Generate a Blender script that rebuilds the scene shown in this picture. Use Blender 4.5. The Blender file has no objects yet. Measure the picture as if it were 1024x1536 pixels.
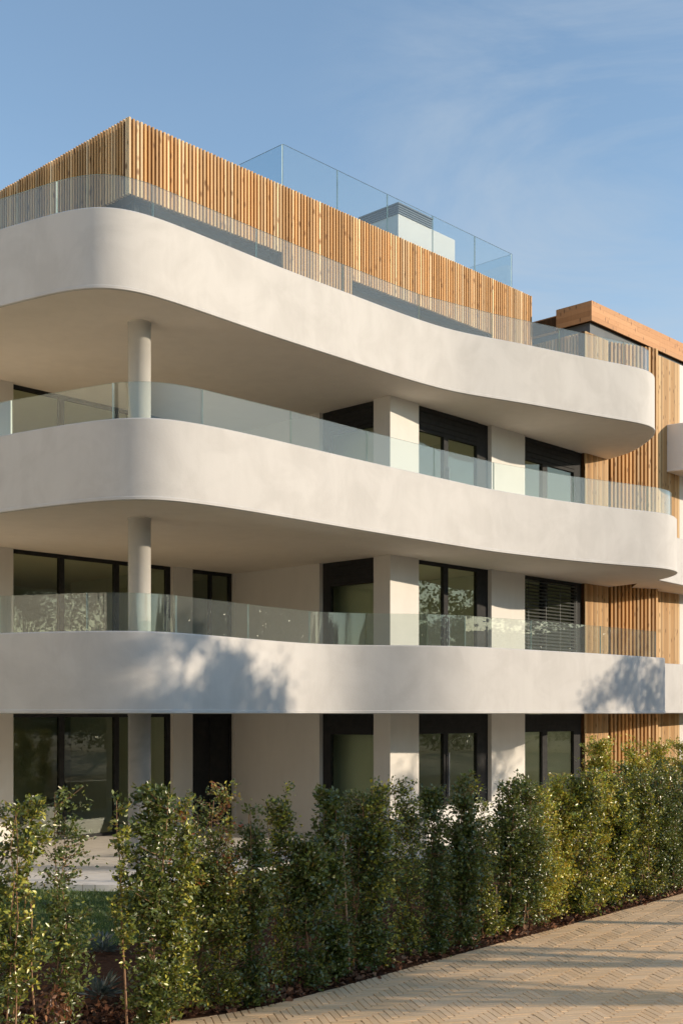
import bpy, bmesh, math, random
import numpy as np
from mathutils import Vector

random.seed(7); rng = np.random.default_rng(7)
scene = bpy.context.scene
COL = scene.collection
H = 2.6                      # eye level above the road
F = 1782.0; CX = 512.0; HY = 1071.0   # focal length (px), principal column, horizon row of the surveyed picture
U = Vector((.688, .726)); V = Vector((-.725, .688)); N = Vector((.726, -.688))

# ------------------------------------------------------------------ materials
def newmat(name):
    m = bpy.data.materials.new(name); m.use_nodes = True
    nt = m.node_tree; nt.nodes.clear()
    out = nt.nodes.new('ShaderNodeOutputMaterial')
    return m, nt, out
def nd(nt, t, **kw):
    n = nt.nodes.new(t)
    for k, v in kw.items(): setattr(n, k, v)
    return n
def ramp(nt, src, stops):
    r = nd(nt, 'ShaderNodeValToRGB'); nt.links.new(src, r.inputs[0])
    e = r.color_ramp.elements
    while len(e) < len(stops): e.new(.5)
    for el, (p, c) in zip(e, stops):
        el.position = p; el.color = (*c, 1) if len(c) == 3 else c
    return r.outputs[0]
def noise(nt, vec, scale, detail=4, rough=.55, dist=0):
    n = nd(nt, 'ShaderNodeTexNoise'); n.inputs['Scale'].default_value = scale
    n.inputs['Detail'].default_value = detail; n.inputs['Roughness'].default_value = rough
    n.inputs['Distortion'].default_value = dist
    nt.links.new(vec, n.inputs['Vector']); return n.outputs[0]
def mapped(nt, scale, space='Object'):
    tc = nd(nt, 'ShaderNodeTexCoord'); mp = nd(nt, 'ShaderNodeMapping')
    mp.inputs['Scale'].default_value = scale
    nt.links.new(tc.outputs[space], mp.inputs[0]); return mp.outputs[0]
def mix(nt, f, a, b, mode='MIX'):
    m = nd(nt, 'ShaderNodeMix', data_type='RGBA', blend_type=mode)
    for s, i in ((f, 0), (a, 6), (b, 7)):
        if isinstance(s, (int, float)): m.inputs[i].default_value = s
        elif isinstance(s, tuple): m.inputs[i].default_value = (*s, 1)
        else: nt.links.new(s, m.inputs[i])
    return m.outputs[2]
def bump(nt, h, strength, dist=.01):
    b = nd(nt, 'ShaderNodeBump'); b.inputs['Strength'].default_value = strength
    b.inputs['Distance'].default_value = dist
    nt.links.new(h, b.inputs['Height']); return b.outputs[0]
def principled(nt, out, col, rough=.6, spec=.3, normal=None, metal=0):
    p = nd(nt, 'ShaderNodeBsdfPrincipled')
    if isinstance(col, tuple): p.inputs['Base Color'].default_value = (*col, 1)
    else: nt.links.new(col, p.inputs['Base Color'])
    if isinstance(rough, (int, float)): p.inputs['Roughness'].default_value = rough
    else: nt.links.new(rough, p.inputs['Roughness'])
    p.inputs['Specular IOR Level'].default_value = spec
    p.inputs['Metallic'].default_value = metal
    if normal is not None: nt.links.new(normal, p.inputs['Normal'])
    nt.links.new(p.outputs[0], out.inputs[0]); return p

def mat_stucco(name, lo, hi, blot=.5):
    m, nt, out = newmat(name)
    v = mapped(nt, (1, 1, 1)); vs = mapped(nt, (1.6, 1.6, .35))
    a = noise(nt, v, 1.25, 7, .62, .8); b = noise(nt, vs, 2.2, 5, .6, .3); c = noise(nt, v, 60, 3)
    ca = ramp(nt, a, [(.38, lo), (.58, hi)])
    cb = ramp(nt, b, [(.33, tuple(x * .93 for x in hi)), (.6, (hi[0], hi[1], hi[2]))])
    col = mix(nt, blot, ca, cb)
    s = nd(nt, 'ShaderNodeMath', operation='ADD'); nt.links.new(c, s.inputs[0]); nt.links.new(noise(nt, v, 6, 5), s.inputs[1])
    principled(nt, out, col, .78, .22, bump(nt, s.outputs[0], .16, .012))
    return m
M = {}
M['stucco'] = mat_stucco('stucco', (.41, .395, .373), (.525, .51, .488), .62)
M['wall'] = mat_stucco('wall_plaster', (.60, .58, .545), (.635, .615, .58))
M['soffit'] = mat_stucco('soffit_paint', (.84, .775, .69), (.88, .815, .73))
M['deck'] = mat_stucco('deck_tile', (.60, .49, .36), (.68, .56, .42))
M['block'] = mat_stucco('cream_render', (.80, .72, .60), (.84, .76, .64))
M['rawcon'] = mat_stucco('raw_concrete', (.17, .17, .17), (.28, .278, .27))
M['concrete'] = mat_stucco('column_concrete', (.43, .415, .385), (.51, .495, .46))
M['room'] = mat_stucco('room_paint', (.62, .62, .55), (.68, .68, .61))
m, nt, out = newmat('dark_metal')
principled(nt, out, ramp(nt, noise(nt, mapped(nt, (1, 1, 1)), 9), [(.3, (.022, .023, .024)), (.7, (.032, .032, .033))]), .7, .12); M['metal'] = m
m, nt, out = newmat('grey_metal')
principled(nt, out, ramp(nt, noise(nt, mapped(nt, (1, 1, 1)), 3), [(.3, (.10, .115, .13)), (.7, (.13, .145, .16))]), .65, .2); M['greymetal'] = m
m, nt, out = newmat('blind_metal')
principled(nt, out, ramp(nt, noise(nt, mapped(nt, (1, 1, 1)), 5), [(.3, (.075, .082, .08)), (.7, (.10, .108, .105))]), .38, .5); M['blind'] = m

def mat_glass(name, tint, refl_gain, tintd=None):
    m, nt, out = newmat(name)
    fr = nd(nt, 'ShaderNodeLayerWeight'); fr.inputs[0].default_value = .5      # Schlick, the same from both sides
    pw = nd(nt, 'ShaderNodeMath', operation='POWER'); nt.links.new(fr.outputs['Facing'], pw.inputs[0]); pw.inputs[1].default_value = 5
    ma = nd(nt, 'ShaderNodeMath', operation='MULTIPLY_ADD'); nt.links.new(pw.outputs[0], ma.inputs[0]); ma.inputs[1].default_value = .96; ma.inputs[2].default_value = .045
    mu = nd(nt, 'ShaderNodeMath', operation='MULTIPLY', use_clamp=True); nt.links.new(ma.outputs[0], mu.inputs[0]); mu.inputs[1].default_value = refl_gain
    g = nd(nt, 'ShaderNodeBsdfGlossy'); g.inputs['Roughness'].default_value = 0.0
    g.inputs['Color'].default_value = (.92, .96, .95, 1)
    t = nd(nt, 'ShaderNodeBsdfTransparent'); t.inputs[0].default_value = (*tint, 1)
    ms = nd(nt, 'ShaderNodeMixShader')
    nt.links.new(mu.outputs[0], ms.inputs[0]); nt.links.new(t.outputs[0], ms.inputs[1]); nt.links.new(g.outputs[0], ms.inputs[2])
    if tintd:                                   # faint dust film
        d = nd(nt, 'ShaderNodeBsdfDiffuse'); d.inputs[0].default_value = (*tintd[0], 1)
        m2 = nd(nt, 'ShaderNodeMixShader'); m2.inputs[0].default_value = tintd[1]
        nt.links.new(ms.outputs[0], m2.inputs[1]); nt.links.new(d.outputs[0], m2.inputs[2]); ms = m2
    nt.links.new(ms.outputs[0], out.inputs[0]); return m
M['pane'] = mat_glass('window_glass', (.88, .92, .84), .9)
M['roofbal'] = mat_glass('roof_guard_glass', (.84, .895, .915), 1.0, ((.6, .64, .62), .02))
M['bal'] = mat_glass('balustrade_glass', (.895, .935, .92), 1.0, ((.6, .63, .61), .05))
m, nt, out = newmat('glass_edge')
p = principled(nt, out, ramp(nt, noise(nt, mapped(nt, (1, 1, 1)), 4), [(.3, (.38, .49, .455)), (.7, (.50, .60, .56))]), .25, .6); M['edge'] = m

def mat_wood(name, dark, light, pale, plank=False):
    m, nt, out = newmat(name)
    at = nd(nt, 'ShaderNodeAttribute', attribute_name='tint')
    v = mapped(nt, (14, 14, .7)); g = noise(nt, v, 3, 6, .6, .4)
    base = mix(nt, g, dark, light)
    sep = nd(nt, 'ShaderNodeSeparateColor'); nt.links.new(at.outputs['Color'], sep.inputs[0])
    base = mix(nt, sep.outputs[0], base, pale)
    kn = nd(nt, 'ShaderNodeTexVoronoi'); kn.inputs['Scale'].default_value = 1.0; kn.inputs['Randomness'].default_value = 1
    nt.links.new(mapped(nt, (9, 9, 3.2)), kn.inputs['Vector'])
    k = ramp(nt, kn.outputs['Distance'], [(.1, (.9,) * 3), (.24, (0,) * 3)])
    base = mix(nt, k, base, tuple(x * .5 for x in dark))
    vv = nd(nt, 'ShaderNodeMath', operation='MULTIPLY_ADD'); nt.links.new(sep.outputs[1], vv.inputs[0]); vv.inputs[1].default_value = .55; vv.inputs[2].default_value = .7
    hs = nd(nt, 'ShaderNodeHueSaturation'); nt.links.new(base, hs.inputs['Color']); nt.links.new(vv.outputs[0], hs.inputs['Value'])
    principled(nt, out, hs.outputs[0], .62, .25, bump(nt, g, .25, .004)); return m
M['wood'] = mat_wood('larch_slats', (.38, .185, .06), (.62, .36, .14), (.76, .55, .32))
M['plank'] = mat_wood('larch_planks', (.31, .165, .06), (.51, .32, .145), (.60, .43, .24))
M['fascia'] = mat_wood('cedar_fascia', (.36, .165, .065), (.52, .26, .105), (.62, .38, .2))
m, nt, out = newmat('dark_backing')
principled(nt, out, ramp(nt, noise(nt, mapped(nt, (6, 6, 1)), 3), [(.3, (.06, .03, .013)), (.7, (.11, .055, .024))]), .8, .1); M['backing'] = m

def mat_leaf(name):
    m, nt, out = newmat(name)
    at = nd(nt, 'ShaderNodeAttribute', attribute_name='tint')
    p = nd(nt, 'ShaderNodeBsdfPrincipled'); nt.links.new(at.outputs['Color'], p.inputs['Base Color'])
    p.inputs['Roughness'].default_value = .32; p.inputs['Specular IOR Level'].default_value = .7
    t = nd(nt, 'ShaderNodeBsdfTranslucent')
    hs = nd(nt, 'ShaderNodeHueSaturation'); hs.inputs['Value'].default_value = 1.5; hs.inputs['Hue'].default_value = .48; hs.inputs['Saturation'].default_value = 1.1
    nt.links.new(at.outputs['Color'], hs.inputs['Color']); nt.links.new(hs.outputs[0], t.inputs[0])
    ms = nd(nt, 'ShaderNodeMixShader'); ms.inputs[0].default_value = .24
    nt.links.new(p.outputs[0], ms.inputs[1]); nt.links.new(t.outputs[0], ms.inputs[2])
    nt.links.new(ms.outputs[0], out.inputs[0]); return m
M['leaf'] = mat_leaf('leaf')
M['treeleaf'] = mat_leaf('tree_leaf'); [setattr(n.inputs[0], 'default_value', .06) for n in M['treeleaf'].node_tree.nodes if n.type == 'MIX_SHADER']
m, nt, out = newmat('bark')
principled(nt, out, ramp(nt, noise(nt, mapped(nt, (30, 30, 6)), 2, 5), [(.3, (.16, .09, .05)), (.7, (.33, .20, .12))]), .8, .15); M['bark'] = m
m, nt, out = newmat('cane')
principled(nt, out, ramp(nt, noise(nt, mapped(nt, (20, 20, 5)), 2, 4), [(.3, (.30, .19, .11)), (.7, (.45, .31, .19))]), .6, .25); M['cane'] = m
m, nt, out = newmat('pavers')
at = nd(nt, 'ShaderNodeAttribute', attribute_name='tint')
v = mapped(nt, (1, 1, 1))
g = noise(nt, v, 45, 5, .65); big = noise(nt, v, .55, 4, .6)
c = mix(nt, .55, at.outputs['Color'], ramp(nt, g, [(.3, (.60, .39, .20)), (.7, (.82, .57, .33))]), 'MIX')
c = mix(nt, ramp(nt, big, [(.35, (0,) * 3), (.7, (.45,) * 3)]), c, (.80, .60, .40))
principled(nt, out, c, .75, .25, bump(nt, g, .35, .004)); M['paver'] = m
m, nt, out = newmat('joint_sand')
principled(nt, out, ramp(nt, noise(nt, mapped(nt, (1, 1, 1)), 30), [(.3, (.26, .175, .10)), (.7, (.42, .29, .18))]), .95, .05); M['joint'] = m
m, nt, out = newmat('soil')
v = mapped(nt, (1, 1, 1)); g = noise(nt, v, 18, 8, .7)
principled(nt, out, ramp(nt, g, [(.3, (.035, .018, .011)), (.7, (.12, .06, .035))]), .95, .05, bump(nt, g, .9, .05)); M['soil'] = m
m, nt, out = newmat('bark_chips')
at = nd(nt, 'ShaderNodeAttribute', attribute_name='tint')
principled(nt, out, at.outputs['Color'], .85, .1); M['chips'] = m
m, nt, out = newmat('lawn_base')
v = mapped(nt, (1, 1, 1)); g = noise(nt, v, 25, 6, .7)
principled(nt, out, ramp(nt, g, [(.3, (.04, .06, .02)), (.7, (.08, .12, .04))]), .95, .05, bump(nt, g, .8, .03)); M['lawn'] = m
m, nt, out = newmat('ground_far')
v = mapped(nt, (1, 1, 1)); g = noise(nt, v, 2, 8, .7)
principled(nt, out, ramp(nt, g, [(.3, (.50, .39, .27)), (.7, (.62, .50, .37))]), .95, .05); M['far'] = m
m, nt, out = newmat('hill_scrub')
v = mapped(nt, (1, 1, 1)); g = noise(nt, v, .25, 8, .7)
principled(nt, out, ramp(nt, g, [(.35, (.025, .04, .018)), (.65, (.07, .085, .04))]), .9, .05, bump(nt, g, 1, 2)); M['hill'] = m
m, nt, out = newmat('terrace_stone')
v = mapped(nt, (1, 1, 1)); g = noise(nt, v, 5, 7, .65)
br = nd(nt, 'ShaderNodeTexBrick'); br.offset = 0; br.inputs['Scale'].default_value = 1.0
br.inputs['Mortar Size'].default_value = .006; br.inputs['Brick Width'].default_value = .9; br.inputs['Row Height'].default_value = .9
mp = nd(nt, 'ShaderNodeMapping'); mp.inputs['Rotation'].default_value = (0, 0, math.radians(-46.5))
nt.links.new(v, mp.inputs[0]); nt.links.new(mp.outputs[0], br.inputs['Vector'])
br.inputs['Color1'].default_value = (1, 1, 1, 1); br.inputs['Color2'].default_value = (.95, .95, .95, 1); br.inputs['Mortar'].default_value = (.55, .52, .48, 1)
c = mix(nt, 1.0, ramp(nt, g, [(.3, (.68, .64, .58)), (.7, (.78, .74, .68))]), br.outputs[0], 'MULTIPLY')
principled(nt, out, c, .6, .3, bump(nt, g, .15, .004)); M['terrace'] = m

# ------------------------------------------------------------------ helpers
def tag(o, label=None, cat=None, group=None, kind=None):
    if label: o['label'] = label
    if cat: o['category'] = cat
    if group: o['group'] = group
    if kind: o['kind'] = kind
    return o
def empty(name, loc=(0, 0, 0)):
    o = bpy.data.objects.new(name, None); COL.objects.link(o); o.location = loc
    o.empty_display_size = .2; return o
class MB:
    def __init__(s): s.v = []; s.f = []; s.mi = []; s.t = []; s.sm = []
    def face(s, pts, mi=0, tint=None, smooth=False):
        b = len(s.v); s.v += [tuple(p) for p in pts]; s.f.append(tuple(range(b, b + len(pts))))
        s.mi.append(mi); s.t.append(tint); s.sm.append(smooth)
    def box(s, o, a, b, c, mi=0, tint=None):
        o, a, b, c = map(Vector, (o, a, b, c))
        if a.cross(b).dot(c) < 0: a, b = b, a
        p = [o, o + a, o + a + b, o + b, o + c, o + a + c, o + a + b + c, o + b + c]
        k = len(s.v); s.v += [tuple(x) for x in p]
        for q in ((0, 3, 2, 1), (4, 5, 6, 7), (0, 1, 5, 4), (1, 2, 6, 5), (2, 3, 7, 6), (3, 0, 4, 7)):
            s.f.append(tuple(k + i for i in q)); s.mi.append(mi); s.t.append(tint); s.sm.append(False)
    def wall(s, p, q, z0, z1, n, th, mi=0, tint=None):   # vertical box on line p-q, thickened by n*th
        s.box((p[0], p[1], z0), (q[0] - p[0], q[1] - p[1], 0), (n[0] * th, n[1] * th, 0), (0, 0, z1 - z0), mi, tint)
    def grid(s, rows, mi=0, smooth=True, closed=False):
        k = len(s.v); n = len(rows[0])
        for r in rows: s.v += [tuple(p) for p in r]
        for i in range(len(rows) - 1):
            for j in range(n if closed else n - 1):
                a = k + i * n + j; b = k + i * n + (j + 1) % n
                s.f.append((a, b, b + n, a + n)); s.mi.append(mi); s.t.append(None); s.sm.append(smooth)
    def prism(s, pts, z0, z1, mi=0):
        s.face([(p[0], p[1], z0) for p in reversed(pts)], mi); s.face([(p[0], p[1], z1) for p in pts], mi)
        for a, b in zip(pts, pts[1:] + pts[:1]):
            s.face([(a[0], a[1], z0), (b[0], b[1], z0), (b[0], b[1], z1), (a[0], a[1], z1)], mi)
    def tube(s, pts, rads, seg=7, mi=0):
        rows = []
        for i, p in enumerate(pts):
            d = Vector(pts[min(i + 1, len(pts) - 1)]) - Vector(pts[max(i - 1, 0)])
            d.normalize(); x = d.orthogonal().normalized(); y = d.cross(x)
            rows.append([Vector(p) + (x * math.cos(2 * math.pi * j / seg) + y * math.sin(2 * math.pi * j / seg)) * rads[i] for j in range(seg)])
        s.grid(rows, mi, True, True)
        s.face(list(reversed(rows[0])), mi); s.face(rows[-1], mi)
    def build(s, name, mats, parent=None, kind=None):
        me = bpy.data.meshes.new(name); me.from_pydata(s.v, [], s.f)
        for m in (mats if isinstance(mats, (list, tuple)) else [mats]): me.materials.append(m)
        me.polygons.foreach_set('material_index', s.mi); me.polygons.foreach_set('use_smooth', s.sm)
        if any(t is not None for t in s.t):
            a = me.color_attributes.new('tint', 'FLOAT_COLOR', 'CORNER'); buf = np.ones((len(me.loops), 4), np.float32)
            i = 0
            for f, t in zip(s.f, s.t):
                if t is not None: buf[i:i + len(f), :3] = t
                i += len(f)
            a.data.foreach_set('color', buf.ravel())
        me.update()
        o = bpy.data.objects.new(name, me); COL.objects.link(o)
        if parent: o.parent = parent
        if kind: o['kind'] = kind
        return o
def np_mesh(name, verts, tris, cols, mat, parent=None, nper=3):
    me = bpy.data.meshes.new(name); nv = len(verts); nf = len(tris)
    me.vertices.add(nv); me.vertices.foreach_set('co', verts.astype(np.float32).ravel())
    me.loops.add(nf * nper); me.loops.foreach_set('vertex_index', tris.astype(np.int32).ravel())
    me.polygons.add(nf); me.polygons.foreach_set('loop_start', np.arange(0, nf * nper, nper, dtype=np.int32))
    a = me.color_attributes.new('tint', 'FLOAT_COLOR', 'POINT'); c4 = np.ones((nv, 4), np.float32); c4[:, :3] = cols
    a.data.foreach_set('color', c4.ravel()); me.materials.append(mat); me.update(calc_edges=True); me.validate()
    o = bpy.data.objects.new(name, me); COL.objects.link(o)
    if parent: o.parent = parent
    return o
def gp(px, py, z):           # surveyed picture point lying at height z (relative to eye level)
    Y = F * z / (HY - py); return Vector(((px - CX) / F * Y, Y))
def on_line(px, P, d):       # point of the plan line P + t d seen in picture column px
    k = (px - CX) / F; t = (k * P[1] - P[0]) / (d[0] - k * d[1]); return Vector(P) + Vector(d) * t
def bspline(ctrl, step=.06):
    P = [Vector(c) for c in ctrl]; P = [P[0] * 2 - P[1]] + P + [P[-1] * 2 - P[-2]]
    out = []
    for i in range(1, len(P) - 2):
        p0, p1, p2, p3 = P[i - 1:i + 3]; n = max(2, int((p2 - p1).length / step))
        for j in range(n):
            t = j / n
            out.append(p0 * ((1 - t) ** 3 / 6) + p1 * ((3 * t ** 3 - 6 * t * t + 4) / 6) + p2 * ((-3 * t ** 3 + 3 * t * t + 3 * t + 1) / 6) + p3 * (t ** 3 / 6))
    out.append(P[-2].copy()); return out
def inset(pts, d):           # offset a plan curve to its left-hand side (towards the building)
    r = []
    for i, p in enumerate(pts):
        t = pts[min(i + 1, len(pts) - 1)] - pts[max(i - 1, 0)]; t.normalize()
        r.append(p + Vector((-t.y, t.x)) * d)
    return r
def slats(mb, P, Q, z0, z1, pitch, w, dep, n, jit=0, pale_every=0, off=0., mi=0):
    P = Vector(P); Q = Vector(Q); d = Q - P; L = d.length; d.normalize(); n = Vector(n)
    k = int(L / pitch)
    for i in range(k):
        pale = (pale_every and i % pale_every == 0)
        t = (random.random() ** 3 * .55 if not pale else .9, random.random(), 0)
        p = P + d * (i * pitch) - n * off
        mb.wall(p, p + d * w, z0 + random.uniform(-jit, jit), z1 + random.uniform(-jit, jit), -n, dep, mi, t)

# ------------------------------------------------------------------ survey of the building
K = Vector((.947, 23.1)); R = K + V * 4.53; L0 = R - U * 7.2
SO = [H, H + 3.1, H + 6.2]                     # soffit levels of the three balconies
FL = [H - 2.45, H + .35, H + 3.45, H + 6.55]   # finished floors
BH = 1.2
curve1 = [(-13.0, 23.6), (-10.5, 21.3), (-8.2, 19.4), (-6.5, 18.25), (-5.06, 17.6), (-4.3, 17.3), (-3.7, 17.14), (-3.0, 17.1), (-2.45, 17.4), (-1.83, 18.35), (-1.15, 19.42), (-.55, 20.25), (.1, 20.66), (.8, 20.72), (1.55, 20.8), (2.3, 21.1), (3.15, 21.85), (4.1, 22.7), (5.0, 23.5), (5.9, 24.4), (6.93, 25.46)]
curve2 = [(-13.2, 24.4), (-10.6, 22.3), (-8.2, 20.45), (-6.5, 19.2), (-5.23, 18.3), (-4.34, 17.75), (-3.6, 17.36), (-3.1, 17.2), (-2.65, 17.22), (-2.25, 17.45), (-1.78, 17.84), (-1.04, 18.6), (0, 19.75), (1.06, 20.85), (2.26, 22.1), (2.9, 22.75), (3.6, 23.3), (4.51, 24.0), (5.6, 24.68), (6.4, 25.1), (6.95, 25.42), (7.35, 25.95), (7.5, 26.6), (7.42, 27.4), (7.1, 28.2), (6.6, 28.95)]
curve3 = [(-12.9, 24.3), (-10.4, 22.2), (-8.0, 20.2), (-6.4, 18.9), (-5.3, 18.15), (-4.58, 17.72), (-4.05, 17.42), (-3.55, 17.27), (-3.1, 17.38), (-2.65, 17.75), (-1.87, 18.65), (-1.1, 19.55), (0, 20.72), (.95, 21.75), (1.6, 22.4), (2.2, 22.92), (2.9, 23.32), (3.6, 23.7), (4.56, 24.3), (5.6, 24.92), (6.2, 25.25), (6.65, 25.58), (6.9, 26.05), (6.98, 26.7), (6.95, 27.5), (6.85, 28.3), (6.5, 28.95)]
F1a = on_line(877, K, U); F1b = F1a + U * 1.12; F2 = Vector((7.95, 29.6))
BACKL = L0 + V * 6.5; BACKR = BACKL + U * 21

bld = empty('apartment_building', (K.x, K.y, 0))
tag(bld, 'white four storey apartment block with curved stucco balconies and slatted timber penthouse', 'building')
ORG = Vector((K.x, K.y, 0))
_mbbuild = MB.build
def part(mb, name, mats, parent=None):
    """mesh parts keep world coordinates; their origin is the building's base"""
    mb.v = [(x - ORG.x, y - ORG.y, z) for x, y, z in mb.v]
    return _mbbuild(mb, name, mats, parent or bld)

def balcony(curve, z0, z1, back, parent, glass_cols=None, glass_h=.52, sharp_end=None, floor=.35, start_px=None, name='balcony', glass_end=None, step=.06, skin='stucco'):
    """stucco parapet with a rolled lower lip, its soffit and deck; glass panels are sub-parts"""
    pts = bspline(curve, step)
    if sharp_end: pts = pts + sharp_end
    prof = [[(.02, 0), (-.012, .012)], [(-.012, .012), (-.012, .05)], [(-.012, .05), (0, .062)], [(0, .062), (0, z1 - z0 - .02)], [(0, z1 - z0 - .02), (.02, z1 - z0)], [(.02, z1 - z0), (.2, z1 - z0)], [(.2, z1 - z0), (.2, floor)]]
    mb = MB()
    for a, b in prof:
        ra = inset(pts, a[0]); rb = inset(pts, b[0])
        if sharp_end:
            for r_ in (ra, rb):
                n0 = len(pts) - len(sharp_end)
        mb.grid([[(p.x, p.y, z0 + a[1]) for p in ra], [(p.x, p.y, z0 + b[1]) for p in rb]], 0, not sharp_end or True)
    so = inset(pts, .02); fl = inset(pts, .2); back = list(reversed(back))
    if back[0].x > back[-1].x: back.reverse()
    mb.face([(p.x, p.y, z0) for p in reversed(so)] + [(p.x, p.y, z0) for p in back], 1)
    mb.face([(p.x, p.y, z0 + floor) for p in fl] + [(p.x, p.y, z0 + floor) for p in reversed(back)], 2)
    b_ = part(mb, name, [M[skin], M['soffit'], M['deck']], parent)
    if glass_cols:
        g = inset(pts, .11)
        cum = [0]
        for a, b in zip(g, g[1:]): cum.append(cum[-1] + (b - a).length)
        def at(s):
            for i in range(len(g) - 1):
                if cum[i + 1] >= s:
                    t = (s - cum[i]) / max(1e-6, cum[i + 1] - cum[i]); return g[i].lerp(g[i + 1], t)
            return g[-1]
        js = []
        for c in glass_cols:
            for i in range(len(g) - 1):
                xa = CX + F * g[i].x / g[i].y; xb = CX + F * g[i + 1].x / g[i + 1].y
                if xa <= c < xb: js.append(cum[i] + (cum[i + 1] - cum[i]) * (c - xa) / (xb - xa)); break
        if glass_end: js.append(js[-1] + glass_end)
        s0 = js[0]; left = []
        while s0 > .9: left.insert(0, max(0.05, s0 - 1.5)); s0 -= 1.5
        js = left + js
        for a, b in zip(js, js[1:]):
            a += .009; b -= .009; n = max(2, int((b - a) / .1)); line = [at(a + (b - a) * i / n) for i in range(n + 1)]
            if (line[1] - line[0]).angle(line[-1] - line[-2]) < .35: line = [line[0], line[-1]]   # flat sheet where the parapet runs nearly straight
            gl = MB(); zb = z1 - .12; zt = z1 + glass_h
            o1 = inset(line, -.0075); o2 = inset(line, .0075)
            gl.grid([[(p.x, p.y, zb) for p in o1], [(p.x, p.y, zt) for p in o1]], 0)
            gl.grid([[(p.x, p.y, zt) for p in o2], [(p.x, p.y, zb) for p in o2]], 0)
            gl.grid([[(p.x, p.y, zt) for p in o1], [(p.x, p.y, zt) for p in o2]], 1, False)
            for e in (0, -1):
                q = [(o1[e].x, o1[e].y, zb), (o2[e].x, o2[e].y, zb), (o2[e].x, o2[e].y, zt), (o1[e].x, o1[e].y, zt)]
                gl.face(q if e == 0 else q[::-1], 1)
            part(gl, 'glass_panel', [M['bal'], M['edge']], b_)
    return b_, pts

endwall = [Vector((6.96, 25.5)) + Vector((-.15, .989)) * (i * .1) for i in range(1, 36)]
bk = [BACKR, BACKL]
balcony(curve1, SO[0], SO[0] + BH, bk, bld, [131, 264, 372, 464, 549, 640, 697, 796, 900, 983], .56, sharp_end=endwall)
balcony(curve2, SO[1], SO[1] + BH, bk, bld, [17, 170, 303, 436, 550, 651, 740, 859, 970], .55, glass_end=1.1)
balcony(curve3, SO[2], SO[2] + BH, bk, bld, [85, 229, 384, 514, 628, 737, 838, 935], .52, glass_end=.95)

# columns carrying the corner of the balconies
cpos = Vector((-3.2, 18.83))
for z0, z1 in ((FL[0], SO[0]), (FL[1], SO[1]), (FL[2], SO[2])):
    mb = MB(); seg = 40
    ring = lambda z, r=.178: [(cpos.x + r * math.cos(2 * math.pi * i / seg), cpos.y + r * math.sin(2 * math.pi * i / seg), z) for i in range(seg)]
    mb.grid([ring(z0), ring(z1 - .03), ring(z1 - .03, .185), ring(z1, .185)], 0, True, True)
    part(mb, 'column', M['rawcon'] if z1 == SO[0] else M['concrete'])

# walls: full-height piers between openings, one mesh per storey
pL = lambda px: on_line(px, R, U)
pD = lambda px: on_line(px, K, V)
pK = lambda px: on_line(px, K, U)
openings = {'living': (pL(20), pL(260)), 'slim': (pL(289), pL(352)), 'door': (pD(560), pD(479)), 'mid': (pK(628), pK(737)), 'end': (pK(787), pK(877))}
O = openings
for s in range(3):
    z0 = FL[s] - .02; z1 = SO[s] + .02
    for a, b, n_ in ((L0, O['living'][0], -N), (O['living'][1], O['slim'][0], -N), (O['slim'][1], R + U * .3, -N), (R, O['door'][1], U), (O['door'][0], K, U), (K + U * .3, O['mid'][0], -N), (O['mid'][1], O['end'][0], -N), (L0 - N * .3, BACKL, U)):
        mb = MB(); mb.wall(a, b, z0, z1, n_, .3); part(mb, 'wall', M['wall'])
    # rooms: back wall, side wall and partitions seen dimly through the glass
    mb = MB()
    zb, zt = FL[s] + .004, SO[s] - .004
    back0 = L0 + V * 5.8 + U * .4; 
    mb.wall(back0, back0 + U * 20, zb, zt, V, .15)
    mb.wall(pL(275) + V * .32, pL(275) + V * 4.2, zb, zt, U, .1)
    mb.wall(pL(120) + V * 3.4, pL(120) + V * 5.7, zb, zt, U, .1)
    mb.wall(R + U * .32 + V * .4, R + U * .32 + V * 5.7, zb, zt, U, .1)
    for q in (pK(762), pK(610) + U * .15):
        mb.wall(q + V * .32, q + V * 4.6, zb, zt, U, .1)
    mb.wall(K + U * .9 + V * 4.7, F1a + V * 4.7, zb, zt, V, .1)
    mb.wall(F1a + V * .4, F1a + V * 4.6, zb, zt, U, .1)
    part(mb, 'interior_wall', M['room'])

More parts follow.
